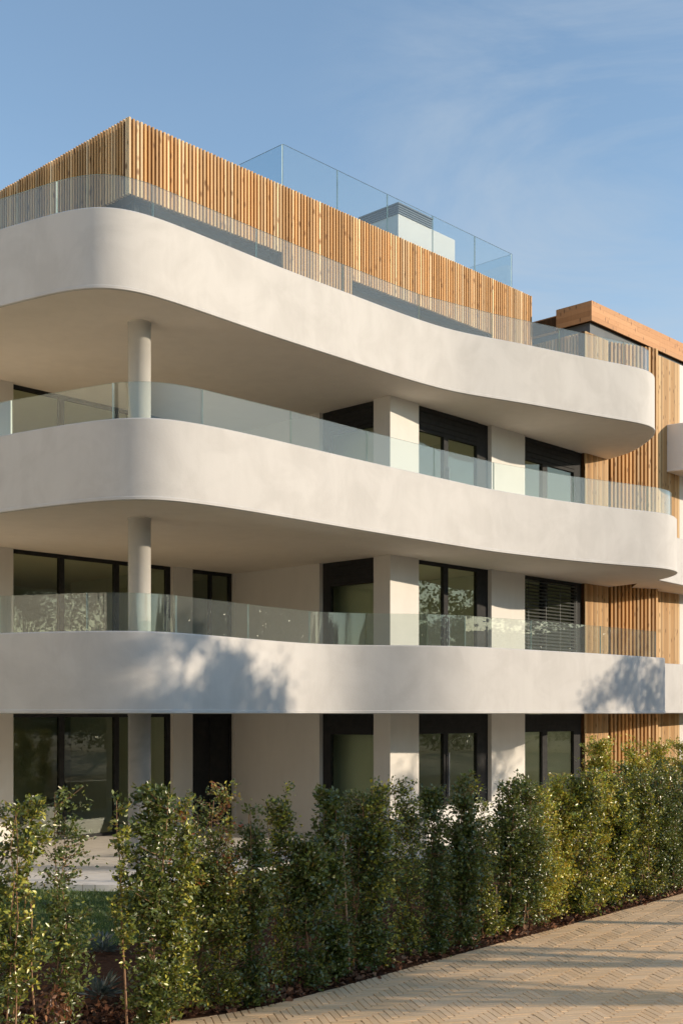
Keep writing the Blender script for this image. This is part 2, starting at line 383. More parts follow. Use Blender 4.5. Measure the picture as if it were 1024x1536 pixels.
def window(P, Q, n, z0, z1, mull, box=0., blind=False, sill=.06, parent=None, side=(.07, .07), solid=False, handle=False):
    """dark metal frame in the plane P-Q; each pane, the shutter box and the blind are sub-parts"""
    P = Vector(P); Q = Vector(Q); n = Vector(n); d = (Q - P); L = d.length; d.normalize()
    P0 = P - n * .1
    f = MB(); at = lambda t: P0 + d * t
    f.wall(at(0), at(side[0]), z0, z1, -n, .09)
    f.wall(at(L - side[1]), at(L), z0, z1, -n, .09)
    zt = z1 - box
    f.wall(at(side[0]), at(L - side[1]), zt - .07, zt, -n, .09)
    f.wall(at(side[0]), at(L - side[1]), z0, z0 + sill, -n, .09)
    cuts = [side[0]]
    for m_, w in mull:
        c = m_ * L; f.wall(at(c - w / 2), at(c + w / 2), z0 + sill, zt - .07, -n, .09); cuts += [c - w / 2, c + w / 2]
    cuts.append(L - side[1])
    fr = part(f, 'window', M['metal'], parent)
    for a, b in zip(cuts[::2], cuts[1::2]):
        g = MB(); g.wall(at(a) - n * .045, at(b) - n * .045, z0 + sill, zt - .07, -n, .006)
        part(g, 'door_panel' if solid else 'pane', M['metal' if solid else 'pane'], fr)
    if handle:
        b = MB(); c = mull[0][0] * L; b.wall(at(c + .02) + n * .03, at(c + .045) + n * .03, z0 + .75, z0 + 1.65, n, .03)
        for q in (.8, 1.57): b.wall(at(c + .025), at(c + .04), z0 + q, z0 + q + .03, n, .031)
        part(b, 'handle', M['greymetal'], fr)
    if box:
        b = MB(); nb = 4; hb = box / nb
        for i in range(nb):
            o_ = P0 + n * (.025 if i % 2 else .018)
            b.wall(o_ + d * side[0], o_ + d * (L - side[1]), zt + i * hb + .003, zt + (i + 1) * hb - .004, -n, .05)
        b.wall(P0 + d * side[0] - n * .03, P0 + d * (L - side[1]) - n * .03, zt, z1 - .003, -n, .05)
        part(b, 'shutter_box', M['metal'], fr)
    if blind:
        b = MB(); z = z1 - .12; a0, a1 = .10, L - .3
        o_ = P0 + n * .05
        while z > z0 + .06:
            p = o_ + d * a0; q = o_ + d * a1
            b.face([(p.x + n.x * .035, p.y + n.y * .035, z - .02), (q.x + n.x * .035, q.y + n.y * .035, z - .02), (q.x - n.x * .03, q.y - n.y * .03, z + .022), (p.x - n.x * .03, p.y - n.y * .03, z + .022)])
            p2 = [(x, y, zz - .003) for x, y, zz in b.v[-4:]]; b.face(list(reversed(p2)))
            z -= .078
        for t in (a0 + .05, a0 + (a1 - a0) * .36, a0 + (a1 - a0) * .64, a1 - .05):
            p = o_ + d * t + n * .036; b.wall(p, p + d * .012, z0 + .06, z1 - .08, n, .004)
        part(b, 'blind', M['blind'], fr)
    return fr
NU = N; ND = -U
for s in range(3):
    z0 = FL[s]; z1 = SO[s]
    L_ = (O['living'][1] - O['living'][0]).length
    fr_ = lambda px: (pL(px) - O['living'][0]).length / L_
    window(*O['living'], NU, z0, z1, [(fr_(97.5), .11), (fr_(180), .11)], side=(.05, .1))
    window(*O['slim'], NU, z0, z1, [(.5, .05)], side=(.06, .06), solid=(s == 0))
    dd = O['door']; window(dd[1], dd[0], ND, z0, z1, [], box=.42 if s else .35, side=(.22, .09))
    window(*O['mid'], NU, z0, z1, [(.41, .14)], box=(.34, 0, .42)[s], side=(.06, .38), handle=True)
    window(*O['end'], NU, z0, z1, [(.38, .2)], box=(.34, 0, .43)[s], blind=(s == 1), side=(.06, .32))

# timber faces that run the full height beside the last windows
zt = H + 9.1
mb = MB(); slats(mb, F1a + U * .02, F1b, FL[0], zt, .058, .043, .03, N, 0, 9)
mb.wall(F1a, F1b, FL[0], zt, -N, .2, 1) if False else mb.wall(F1a - N * .035, F1b - N * .035, FL[0], zt, -N, .15, 1)
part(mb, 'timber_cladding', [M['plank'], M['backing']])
mb = MB(); d2 = (F2 - F1b).normalized(); n2 = Vector((d2.y, -d2.x))
slats(mb, F1b + d2 * .04, F2, FL[0], zt, .112, .055, .09, n2, 0, 0)
mb.wall(F1b - n2 * .15, F2 - n2 * .15, FL[0], zt, -n2, .12, 1)
part(mb, 'timber_screen', [M['wood'], M['backing']])

# ---- penthouse
PC = Vector((-.179 * 20.0, 20.0)); PT, PB = H + 10.07, H + 8.78
def tU(px): return (on_line(px, PC, U) - PC).length
Lp = tU(800)
mb = MB()
k = 0; t_ = .01
while t_ < Lp - .05:
    low = tU(425) < t_ + .024 < tU(530) or t_ + .024 > tU(738)
    pale = k % 14 in (0,) or random.random() < .03
    p = PC + U * t_; mb.wall(p, p + U * .04, (FL[3] + .03 if low else PB) + random.uniform(-.004, .004), PT + random.uniform(-.004, .004), -N, .055, 0, (.9 if pale else random.random() ** 2 * .6, random.random(), 0))
    k += 1; t_ += .0815
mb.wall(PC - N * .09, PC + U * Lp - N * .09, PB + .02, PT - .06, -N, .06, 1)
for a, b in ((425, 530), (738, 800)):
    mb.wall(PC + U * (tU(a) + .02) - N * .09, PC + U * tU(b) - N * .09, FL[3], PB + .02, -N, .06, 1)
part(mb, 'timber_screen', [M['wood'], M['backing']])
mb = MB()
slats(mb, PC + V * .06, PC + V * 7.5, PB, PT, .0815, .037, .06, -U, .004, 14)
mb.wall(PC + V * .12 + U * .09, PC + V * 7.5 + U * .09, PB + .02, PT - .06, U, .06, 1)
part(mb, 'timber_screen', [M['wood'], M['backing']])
mb = MB()   # end face
PE = PC + U * Lp
slats(mb, PE + V * .02 - U * .05, PE + V * 6, FL[3] + .03, PT, .0815, .037, .06, U, .004, 14)
part(mb, 'timber_screen', [M['wood'], M['backing']])
mb = MB()
mb.prism([PC - N * .16 + U * .16, PE - N * .16 - U * .12, PE + V * 7 - U * .12, PC + V * 7.5 + U * .16], PB + .05, PT - .25)
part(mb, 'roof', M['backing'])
window(PC - N * .15 + U * .3, PC - N * .15 + U * (tU(425) - .02), N, FL[3], PB + .05, [(.33, .07), (.66, .07)])
window(PC - N * .15 + U * (tU(530) + .02), PC - N * .15 + U * (tU(738) - .02), N, FL[3], PB + .05, [(.5, .07)])
window(PC + V * 6.9 + U * .25, PC + V * .3 + U * .25, -U, FL[3], PB + .05, [(.25, .07), (.5, .07), (.75, .07)])
mb = MB()
mb.wall(PC - N * .45 + U * .5 + V * 2.6, PE - U * .6 + V * 3.1, FL[3] + .004, PB, V, .15)
mb.wall(PC + U * tU(478) - N * .3, PC + U * tU(478) - N * .3 + V * 2.3, FL[3] + .004, PB, U, .15)
part(mb, 'interior_wall', M['room'])

# roof terrace: glass guard, ventilation box
RC = gp(424, 215, 11.2); rj = [on_line(x, RC, U) for x in (424, 506, 581, 649, 712, 768)]
RT = H + 11.2; RB = PT - .25
gd = MB(); gd.wall(RC - N * .02, rj[-1] - N * .02, RB, RB + .1, -N, .04); 
guard = part(gd, 'roof_guard', M['greymetal'])
def flat_panel(p, q, n, z0, z1, parent):
    d = (q - p).normalized(); g = MB(); a = p + d * .008; b = q - d * .008; k = len(g.f)
    g.wall(a, b, z0, z1, -n, .016)
    c = (b - a)
    g.mi = [0 if abs((Vector(g.v[f[1]]) - Vector(g.v[f[0]])).cross(Vector(g.v[f[3]]) - Vector(g.v[f[0]])).normalized().dot(Vector((n.x, n.y, 0)))) > .9 else 1 for f in g.f]
    part(g, 'glass_panel', [M['roofbal'], M['edge']], parent)
for a, b in zip(rj, rj[1:]): flat_panel(a, b, N, RB, RT, guard)
for i in range(4): flat_panel(RC + V * (1.3 * i + .02), RC + V * (1.3 * (i + 1)), -U, RB, RT, guard)
for i in range(3): flat_panel(rj[-1] + V * (1.3 * i + .02), rj[-1] + V * (1.3 * (i + 1)), U, RB, RT, guard)
kx = (597 - CX) / F; Yv = -17.8 / (kx * N.x + N.y); VC = Vector((kx * Yv, Yv)); VT = H + (HY - 303) / F * Yv
mb = MB(); mb.prism([VC, VC + U * 2.1, VC + U * 2.1 + V * 1.15, VC + V * 1.15], RB, VT - .26)
vb = part(mb, 'ventilation_box', M['wall'])
mb = MB(); mb.prism([VC + U * .05 + V * .05, VC + U * 1.12 + V * .05, VC + U * 1.12 + V * 1.1, VC + U * .05 + V * 1.1], VT - .26, VT - .03)
for i in range(5):
    z = VT - .26 + i * .052
    e = .05 if i == 4 else .03
    mb.prism([VC - U * e + N * e, VC + U * (1.17 + e) + N * e, VC + U * (1.17 + e) + V * (1.15 + e), VC - U * e + V * (1.15 + e)], z + .004, z + .034)
part(mb, 'louvre', M['greymetal'], vb)

# ------------------------------------------------------------------ neighbouring wing
nb = empty('apartment_building', (F2.x, F2.y, 0)); ORG = Vector((F2.x, F2.y, 0)); 
tag(nb, 'neighbouring apartment wing at the edge with cedar roof fascia and knotty timber walls', 'building')
nbk = [Vector((16, 38.5)), Vector((8, 38))]
balcony([(6.9, 27.3), (7.25, 27.5), (7.65, 27.85), (8.2, 28.35), (9.2, 29.6), (11, 32), (14, 35.6)], SO[0] + .01, SO[0] + BH - .02, [Vector((14, 38)), Vector((7.3, 31))], nb)
balcony([(6.95, 27.1), (7.2, 27.42), (7.55, 27.9), (8.26, 28.77), (9.6, 30.5), (11.5, 33), (14, 36)], SO[1] + .01, SO[1] + BH - .06, [Vector((14, 38)), Vector((7.3, 31))], nb)
balcony([(7.8, 33.2), (7.55, 32.2), (7.6, 31.3), (7.95, 30.7), (8.7, 30.2), (9.6, 29.8), (10.6, 29.9), (12.0, 31.2), (15, 35)], SO[2], SO[2] + BH + .02, [Vector((14, 38)), Vector((9, 36))], nb, skin='soffit')  # warm soffit colour on this band stands in for light bounced off the timber
FA = F2 + V * .3; FB = FA + U * 1.55
mb = MB(); slats(mb, FA, FB, FL[0], zt, .062, .049, .03, N, 0, 8); mb.wall(FA - N * .035, FB - N * .035, FL[0], zt, -N, .3, 1)
part(mb, 'timber_cladding', [M['plank'], M['backing']], nb)
mb = MB(); slats(mb, FA + V * .1, FA + V * 3, FL[0], zt, .11, .055, .05, -U, 0); part(mb, 'timber_screen', M['wood'], nb)
mb = MB(); mb.wall(FB, FB + U * .35, FL[0], zt, -N, .3); mb.wall(FB + U * 2.6, FB + U * 6, FL[0], zt, -N, .3)
part(mb, 'wall', M['wall'], nb)
for s in range(4):
    window(FB + U * .35, FB + U * 2.6, N, FL[s], SO[s] if s < 3 else zt - .05, [(.5, .08)], parent=nb)
mb = MB(); mb.wall(FB + V * 4 - U * 1, FB + V * 4 + U * 6, FL[0], zt, V, .2); part(mb, 'interior_wall', M['room'], nb)
C0 = gp(887, 450, 9.9)
fz0, fz1 = H + 9.42, H + 9.9
def planks(mb, p, q, z0, z1, n, k=4):
    for i in range(k):
        a = p.copy(); d = (q - p).normalized(); L = (q - p).length; t = -random.random() * 2
        h = (z1 - z0) / k
        while t < L:
            e = t + random.uniform(1.8, 3.2); a0 = p + d * max(0, t + .002); b0 = p + d * min(L, e - .002)
            if (b0 - a0).length > .02: mb.wall(a0, b0, z0 + i * h + .001, z0 + (i + 1) * h - .001, -n, .03, 0, (random.random() ** 2 * .25, random.uniform(.4, .7), 0))
            t = e
mb = MB(); planks(mb, C0, C0 + U * 12, fz0, fz1, N); planks(mb, C0 + V * 1.0, C0 + V * .02, fz0, fz1, -U)
planks(mb, C0 + V * 4.5 + U * .1, C0 + V * 1.0 + U * .1, fz0 - .05, fz1 - .1, -U)
mb.prism([C0 + U * .06 - N * .04, C0 + U * 12 - N * .04, C0 + U * 12 + V * 6, C0 + V * 6 + U * .2], fz0 + .01, fz1 - .13, 1)
part(mb, 'roof_fascia', [M['fascia'], M['backing']], nb)
mb = MB(); mb.wall(C0 + U * .12 - N * .12, C0 + U * 12 - N * .12, H + 9.1, fz0 + .005, -N, .3); mb.wall(C0 + U * .12 + V * .12, C0 + U * .12 + V * 5, H + 9.1, fz0 + .004, U, .3)
part(mb, 'clerestory_band', M['greymetal'], nb)
mb = MB(); q = on_line(981, C0 - N * .6, U); mb.prism([q, q + U * 7, q + U * 7 + V * 2, q + V * 2], fz1 - .12, fz1 + .22)
part(mb, 'roof_kerb', M['concrete'], nb)
mb = MB(); slats(mb, F1a + V * .1 + U * .05, F1a + V * 4 + U * .05, FL[3], zt, .09, .055, .05, -U, 0, 9); mb.wall(F1a + V * .1 + U * .15, F1a + V * 4 + U * .15, FL[3], zt, U, .1, 1)
part(mb, 'timber_screen', [M['wood'], M['backing']], nb)

# ------------------------------------------------------------------ ground
E0 = Vector((-1.03, 10.12)); ED = Vector((.645, .764)).normalized(); EL = Vector((-ED.y, ED.x))
edge = bspline([(-14, 5.5), (-8, 7.6), (-4.2, 9.05), (-2.6, 9.62), (-1.7, 9.92), (-1.1, 10.2), (-.6, 10.62), (0.05, 11.38), (.72, 12.2), (1.4, 13.0), (2.76, 14.58), (4.95, 17.2), (8, 20.85), (14, 28), (24, 40)], .1)
mb = MB(); mb.face([(-220, -200, -.12), (260, -200, -.12), (260, 420, -.12), (-220, 420, -.12)]); mb.build('ground', M['far'], kind='structure')
mb = MB(); rows = []
for k in range(97):
    a = 2 * math.pi * k / 96; hh = 13 + 4 * math.sin(3 * a + 1) + 3 * math.sin(7 * a) + 1.5 * math.sin(17 * a)
    rows.append([(10 + math.cos(a) * q, 60 + math.sin(a) * q, -.5 + hh * 1.5 * f_) for q, f_ in ((150, 0), (166, .45), (182, .8), (200, 1), (225, .9))])
mb.grid(rows); mb.build('hills', M['hill'], kind='structure')
def herringbone():
    """blocks laid in herringbone at 45 degrees to the kerbless edge, clipped along it"""
    a = Vector((math.cos(math.radians(13)), math.sin(math.radians(13)))); b = Vector((-a.y, a.x)); w = .068; g = .003; kk = 4
    mb = MB(); ex = [p.x for p in edge]; ey = [p.y for p in edge]
    def inside(p): return p.y < np.interp(p.x, ex, ey)
    org = Vector((3, 12))
    for i in range(-240, 241):
        for j in range(-210, 211):
            k = (i - j) % (2 * kk)
            if k == 0: o, s = (i, j), (kk, 1)          # block along a
            elif k == 2 * kk - 1: o, s = (i, j), (1, kk)        # block along b  (cell above it shares)
            else: continue
            c = org + a * ((o[0] + s[0] / 2) * w) + b * ((o[1] + s[1] / 2) * w)
            if not (-5 < c.x < 11 and 5 < c.y < 24): continue
            x0, x1 = o[0] * w + g, (o[0] + s[0]) * w - g; y0, y1 = o[1] * w + g, (o[1] + s[1]) * w - g
            co = [org + a * x + b * y for x, y in ((x0, y0), (x1, y0), (x1, y1), (x0, y1))]
            ins = [inside(p) for p in co]
            if not any(ins): continue
            if not all(ins):                      # cut block: clip polygon against the edge
                pol = []
                for q in range(4):
                    p0, p1 = co[q], co[(q + 1) % 4]; i0, i1 = ins[q], ins[(q + 1) % 4]
                    if i0: pol.append(p0)
                    if i0 != i1:
                        lo, hi = (p0, p1) if i0 else (p1, p0)
                        for _ in range(12):
                            mid = (lo + hi) / 2
                            if inside(mid): lo = mid
                            else: hi = mid
                        pol.append(lo)
                co = pol
                if len(co) < 3: continue
            t = random.random(); br = random.uniform(.76, 1.12)
            col = tuple(br * (x * (1 - t) + y * t) for x, y in zip((.74, .48, .245), (.80, .58, .36)))
            cen = sum(co, Vector((0, 0))) / len(co); zt_ = random.gauss(0, .0012); tx, ty = random.gauss(0, .005), random.gauss(0, .005)
            top = [p + (cen - p).normalized() * min(.006, (cen - p).length * .3) for p in co]
            zz = lambda p: zt_ + tx * (p.x - cen.x) + ty * (p.y - cen.y)
            mb.face([(p.x, p.y, zz(p)) for p in top], 0, col)
            n = len(co)
            for q in range(n):
                r = (q + 1) % n
                mb.face([(co[q].x, co[q].y, zz(co[q]) - .013), (co[r].x, co[r].y, zz(co[r]) - .013), (top[r].x, top[r].y, zz(top[r])), (top[q].x, top[q].y, zz(top[q]))], 0, col)
    mb.face([(p.x, p.y, -.012) for p in reversed(edge)] + [(-14, -30, -.012), (14.5, -30, -.012), (14.5, 10, -.012), (19, 15, -.012), (36, 40, -.012)][::1], 1)
    return mb.build('road', [M['paver'], M['joint']], kind='structure')
herringbone()
# planted bed, lawn, terrace
bed_in = [p + EL * 3.0 for p in edge]
mb = MB(); mb.face([(p.x, p.y, -.008) for p in edge] + [(p.x, p.y, .045) for p in reversed(bed_in)])
me_o = mb.build('planting_bed', M['soil'], kind='structure')
terr = [p + Vector((0, 0)) for p in bspline([(x, y - .15) for x, y in curve1])]
mb = MB(); mb.prism(terr[:] + [Vector((7.6, 26.5)), Vector((9, 31)), BACKR, BACKL], FL[0] - .12, FL[0]); mb.build('terrace', M['terrace'], kind='structure')
mb = MB(); mb.face([(p.x, p.y, .06) for p in bed_in] + [(14, 36, .06), (-14, 36, .06)]); mb.build('lawn', M['lawn'], kind='structure')

# ------------------------------------------------------------------ leaves
def leaf_verts(pos, dirs, ups, ln, wd, fold=.25):
    """4-vertex folded leaves"""
    n = len(pos); side = np.cross(dirs, ups); side /= np.linalg.norm(side, axis=1)[:, None] + 1e-9
    nrm = np.cross(side, dirs)
    l = ln[:, None]; w = wd[:, None]
    v = np.empty((n, 4, 3)); v[:, 0] = pos; v[:, 2] = pos + dirs * l - nrm * l * .12
    mid = pos + dirs * l * .48
    v[:, 1] = mid + side * w + nrm * w * fold; v[:, 3] = mid - side * w + nrm * w * fold
    base = np.arange(n)[:, None] * 4
    t = np.concatenate([base + np.array([[0, 1, 2]]), base + np.array([[0, 2, 3]])], 0)
    return v.reshape(-1, 3), t
def unit(a): return a / (np.linalg.norm(a, axis=1)[:, None] + 1e-9)
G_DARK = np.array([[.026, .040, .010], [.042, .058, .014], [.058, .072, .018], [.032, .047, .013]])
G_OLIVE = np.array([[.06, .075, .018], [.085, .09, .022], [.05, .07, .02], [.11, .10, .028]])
G_RED = np.array([[.12, .07, .02], [.15, .12, .03], [.10, .09, .025], [.13, .045, .02]])
G_GREY = np.array([[.11, .14, .12], [.15, .18, .15], [.09, .12, .10]])
def shrub(x, y, h, r, nleaf, pal, label, bare=.03, red=0., stems=3, lean=0., base=.0, ll=.041, sparse_low=0., yellow=.03):
    o = empty('hedge_shrub', (x, y, base)); tag(o, label, 'shrub', 'young shrubs planted along the hedge')
    st = MB(); paths = []
    for i in range(stems):
        ang = random.uniform(0, 6.28); sp = r * random.uniform(.15, .6)
        dx, dy = math.cos(ang) * sp, math.sin(ang) * sp; hh = h * (random.uniform(.8, 1.) if i else .98)
        b0 = Vector((random.uniform(-.04, .04), random.uniform(-.04, .04), -.02))
        pts = [b0]; 
        for k in range(1, 8):
            t = k / 7
            pts.append(Vector((b0.x + dx * t ** .8 + lean * t + random.gauss(0, .012), b0.y + dy * t ** .8 + random.gauss(0, .012), hh * t)))
        rr = random.uniform(.008, .013) * (1.1 if i == 0 else .8)
        st.tube(pts, [rr * (1 - .75 * k / 7) for k in range(8)], 6); paths.append(pts)
    def along(p, t):
        q = t * 7; k = min(6, int(q)); return p[k].lerp(p[k + 1], q - k)
    nleaf = int(nleaf * (3.9 if x > -1.95 else 2.0)); ntw = max(24, int(nleaf / 20)); P, D, UPS, TW = [], [], [], []
    clumps = [(random.uniform(bare, 1), random.uniform(0, 6.28), random.uniform(.6, 1.35)) for _ in range(random.randint(7, 11))]; ll *= random.uniform(.82, 1.2)
    for i in range(ntw):
        p = paths[random.randrange(stems)]; t = bare + (1 - bare) * random.random() ** (.9 - .3 * sparse_low); ang = random.uniform(0, 6.28); big = 1
        if random.random() < .62:
            ct, ca, big = random.choice(clumps); t = min(1, max(bare, random.gauss(ct, .055))); ang = random.gauss(ca, .75)
        b = along(p, min(.995, t))
        rad = r * big * random.uniform(.35, 1.15) * (1 - .45 * max(0, t - .75) / .25)
        up = random.uniform(.05, .5) + .5 * (t > .9)
        tip = Vector((b.x * .4 + math.cos(ang) * rad, b.y * .4 + math.sin(ang) * rad, b.z + up * rad * .9))
        if i % 2 == 0: st.tube([b, b.lerp(tip, .5) + Vector((0, 0, -.01)), tip], [.0035, .0028, .0015], 4)
        k = int(nleaf / ntw * random.uniform(.6, 1.4))
        red_t = random.random() < red * (t > .55) * 2
        for _ in range(k):
            f = random.random() ** .7; q = b.lerp(tip, f)
            P.append((q.x + random.gauss(0, .024), q.y + random.gauss(0, .024), max(.01, q.z + random.gauss(0, .024))))
            dr = (tip - b).normalized() * .5; D.append((dr.x + random.gauss(0, .6), dr.y + random.gauss(0, .6), dr.z + random.gauss(.1, .5)))
            TW.append(1 if red_t else 0)
    P = np.array(P); D = unit(np.array(D)); n = len(P); up = unit(rng.normal(0, .8, (n, 3)) + np.array([.55, -.38, .42]))
    ln = rng.uniform(.65, 1.25, n) * ll; wd = ln * rng.uniform(.24, .34, n)
    v, t = leaf_verts(P, D, up, ln, wd)
    TW = np.array(TW); c = pal[rng.integers(0, len(pal), n)] * rng.uniform(.7, 1.35, (n, 1))
    rd = G_RED[rng.integers(0, 4, n)]; c = np.where((TW == 1)[:, None], rd, c)
    ye = rng.random(n) < yellow; c[ye] = np.array([.20, .17, .045]) * rng.uniform(.6, 1.2, (ye.sum(), 1))
    st.build('stem', M['bark'], o)
    np_mesh('foliage', v, t, np.repeat(c, 4, 0), M['leaf'], o)
    return o
hl0 = E0 + EL * .22
def hedge_at(px, back=0.): return on_line(px, hl0 + EL * back, ED)
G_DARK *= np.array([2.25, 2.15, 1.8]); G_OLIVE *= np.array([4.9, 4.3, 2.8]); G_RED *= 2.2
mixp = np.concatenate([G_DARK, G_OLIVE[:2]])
HEDGE = [  # column, top row, radius, leaves, palette, label, extras
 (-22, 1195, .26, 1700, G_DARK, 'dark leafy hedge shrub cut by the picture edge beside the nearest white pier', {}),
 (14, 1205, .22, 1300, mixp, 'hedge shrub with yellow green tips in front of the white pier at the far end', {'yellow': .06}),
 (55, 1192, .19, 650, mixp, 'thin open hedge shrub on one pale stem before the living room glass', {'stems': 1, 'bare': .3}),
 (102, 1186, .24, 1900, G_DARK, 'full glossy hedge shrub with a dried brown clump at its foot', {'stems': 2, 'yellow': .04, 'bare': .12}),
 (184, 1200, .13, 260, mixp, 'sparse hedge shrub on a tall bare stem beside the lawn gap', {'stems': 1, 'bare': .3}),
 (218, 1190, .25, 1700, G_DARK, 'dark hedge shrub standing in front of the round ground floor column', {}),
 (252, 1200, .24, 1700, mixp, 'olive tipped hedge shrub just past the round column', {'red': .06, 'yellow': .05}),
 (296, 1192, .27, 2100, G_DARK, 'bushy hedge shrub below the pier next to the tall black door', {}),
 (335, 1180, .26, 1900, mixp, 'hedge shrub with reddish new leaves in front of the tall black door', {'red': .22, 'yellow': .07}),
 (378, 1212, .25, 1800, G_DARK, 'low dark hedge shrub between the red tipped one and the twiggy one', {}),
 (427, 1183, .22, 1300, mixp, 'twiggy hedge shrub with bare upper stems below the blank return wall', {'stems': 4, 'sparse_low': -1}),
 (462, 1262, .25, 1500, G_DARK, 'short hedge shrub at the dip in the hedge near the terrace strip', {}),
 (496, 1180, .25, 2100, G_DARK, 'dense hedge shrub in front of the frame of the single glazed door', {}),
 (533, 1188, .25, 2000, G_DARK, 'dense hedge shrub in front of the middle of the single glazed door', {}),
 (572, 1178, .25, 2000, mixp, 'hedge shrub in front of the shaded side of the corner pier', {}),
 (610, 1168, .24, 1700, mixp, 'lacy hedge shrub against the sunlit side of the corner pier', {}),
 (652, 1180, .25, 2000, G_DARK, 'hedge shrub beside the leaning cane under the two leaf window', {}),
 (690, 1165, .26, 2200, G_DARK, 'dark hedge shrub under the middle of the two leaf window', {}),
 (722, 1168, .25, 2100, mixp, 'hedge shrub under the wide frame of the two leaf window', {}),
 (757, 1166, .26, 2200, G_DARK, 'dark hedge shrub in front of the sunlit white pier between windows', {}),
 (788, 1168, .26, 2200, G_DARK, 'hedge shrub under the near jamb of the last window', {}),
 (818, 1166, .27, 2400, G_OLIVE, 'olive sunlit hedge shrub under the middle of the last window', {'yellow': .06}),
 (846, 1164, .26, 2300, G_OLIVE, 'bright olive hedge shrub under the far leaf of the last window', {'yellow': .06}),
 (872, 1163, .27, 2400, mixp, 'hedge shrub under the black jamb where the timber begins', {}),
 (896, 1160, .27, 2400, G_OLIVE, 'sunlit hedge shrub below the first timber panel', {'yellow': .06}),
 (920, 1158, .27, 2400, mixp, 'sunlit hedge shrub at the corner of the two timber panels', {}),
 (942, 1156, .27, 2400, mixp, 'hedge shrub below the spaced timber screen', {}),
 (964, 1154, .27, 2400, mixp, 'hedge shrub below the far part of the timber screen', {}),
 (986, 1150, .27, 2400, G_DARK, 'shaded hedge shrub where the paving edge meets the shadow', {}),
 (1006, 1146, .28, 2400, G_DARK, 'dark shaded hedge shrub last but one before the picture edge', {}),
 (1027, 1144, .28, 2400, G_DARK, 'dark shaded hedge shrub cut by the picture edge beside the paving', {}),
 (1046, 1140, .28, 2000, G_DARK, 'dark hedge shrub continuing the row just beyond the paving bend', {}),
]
for i, (px, ty, r, nl, pal, lab, kw) in enumerate(HEDGE):
    if px < 780: r *= random.uniform(.8, 1.06)
    kw.setdefault('lean', random.gauss(0, .05)); kw.setdefault('stems', random.choice((2, 3, 3, 4)))
    p = hedge_at(px, random.uniform(-.08, .14)); ty += random.uniform(-8, 10)
    ztop = H - (ty - HY) / F * p.y
    s_ = shrub(p.x, p.y, ztop, r, nl, pal, lab, **kw)
    if 'dried brown' in lab:
        n = 160; P = rng.normal(0, .045, (n, 3)) + np.array([-.03, -.18, .42]); P[:, 2] += rng.normal(0, .05, n)
        D = unit(rng.normal(0, .5, (n, 3)) + np.array([0, 0, -1.])); ln = rng.uniform(.04, .08, n)
        v, t = leaf_verts(P, D, unit(rng.normal(0, 1, (n, 3))), ln, ln * .2)
        np_mesh('dried_leaves', v, t, np.repeat(np.array([[.20, .10, .05]]) * rng.uniform(.6, 1.4, (n, 1)), 4, 0), M['leaf'], s_)
for k, (px, Y, ty, lab) in enumerate(((900, 19.6, 1122, 'round topped olive shrub rising behind the hedge in front of the first timber panel'), (958, 19.8, 1124, 'olive shrub rising behind the hedge in front of the timber screen'), (988, 20.2, 1126, 'olive shrub rising behind the hedge beside the spaced slats'), (1018, 20.6, 1124, 'olive shrub rising behind the hedge at the picture edge'))):
    ztop = H - (ty - HY) / F * Y
    shrub((px - CX) / F * Y, Y, ztop, .36, 2600, G_OLIVE, lab, yellow=.05, base=.06)
# low silver plants inside the lawn gap and at the foot of the hedge
for px, py, lab in ((152, 1432, 'small silver leaved plant in the gap before the lawn'), (150, 1500, 'low grey leaved plant on the mulch under the hedge gap')):
    p = gp(px, py, -H + .03); o = empty('silver_plant', (p.x, p.y, .02)); tag(o, lab, 'plant', 'silver leaved plants in the bed')
    n = 130; ang = rng.uniform(0, 6.28, n); el = rng.uniform(.1, 1.3, n)
    D = np.stack([np.cos(ang) * np.cos(el), np.sin(ang) * np.cos(el), np.sin(el)], 1); P = D * rng.uniform(.02, .16, (n, 1)) + np.array([0, 0, .03])
    ln = rng.uniform(.07, .13, n); v, t = leaf_verts(P, D, unit(rng.normal(0, .4, (n, 3)) + np.array([0, 0, 1.])), ln, ln * .13)
    np_mesh('foliage', v, t, np.repeat(G_GREY[rng.integers(0, 3, n)], 4, 0), M['leaf'], o)
# canes
for (px, y0, y1, dx, lab) in ((518, 1320, 1248, -.03, 'upright bamboo cane in the hedge below the single glazed door'), (648, 1345, 1228, .13, 'leaning bamboo cane in the hedge beside the corner pier'), (372, 1355, 1222, .01, 'bamboo cane among dark leaves near the tall black door'), (744, 1420, 1330, .0, 'short bamboo cane at the foot of the hedge by the white pier')):
    p = hedge_at(px, .04); zt_ = H - (y1 - HY) / F * p.y; mb = MB()
    pts = [Vector((-dx * 1.6 * (1 - t), 0, -.1 + (zt_ + .1) * t)) + Vector((dx * t, 0, 0)) for t in (0, .25, .5, .75, 1)]
    mb.tube(pts, [.009, .0085, .008, .0078, .0075], 7)
    o = mb.build('bamboo_cane', M['cane']); o.location = (p.x, p.y, 0); tag(o, lab, 'cane', 'canes staking the hedge')

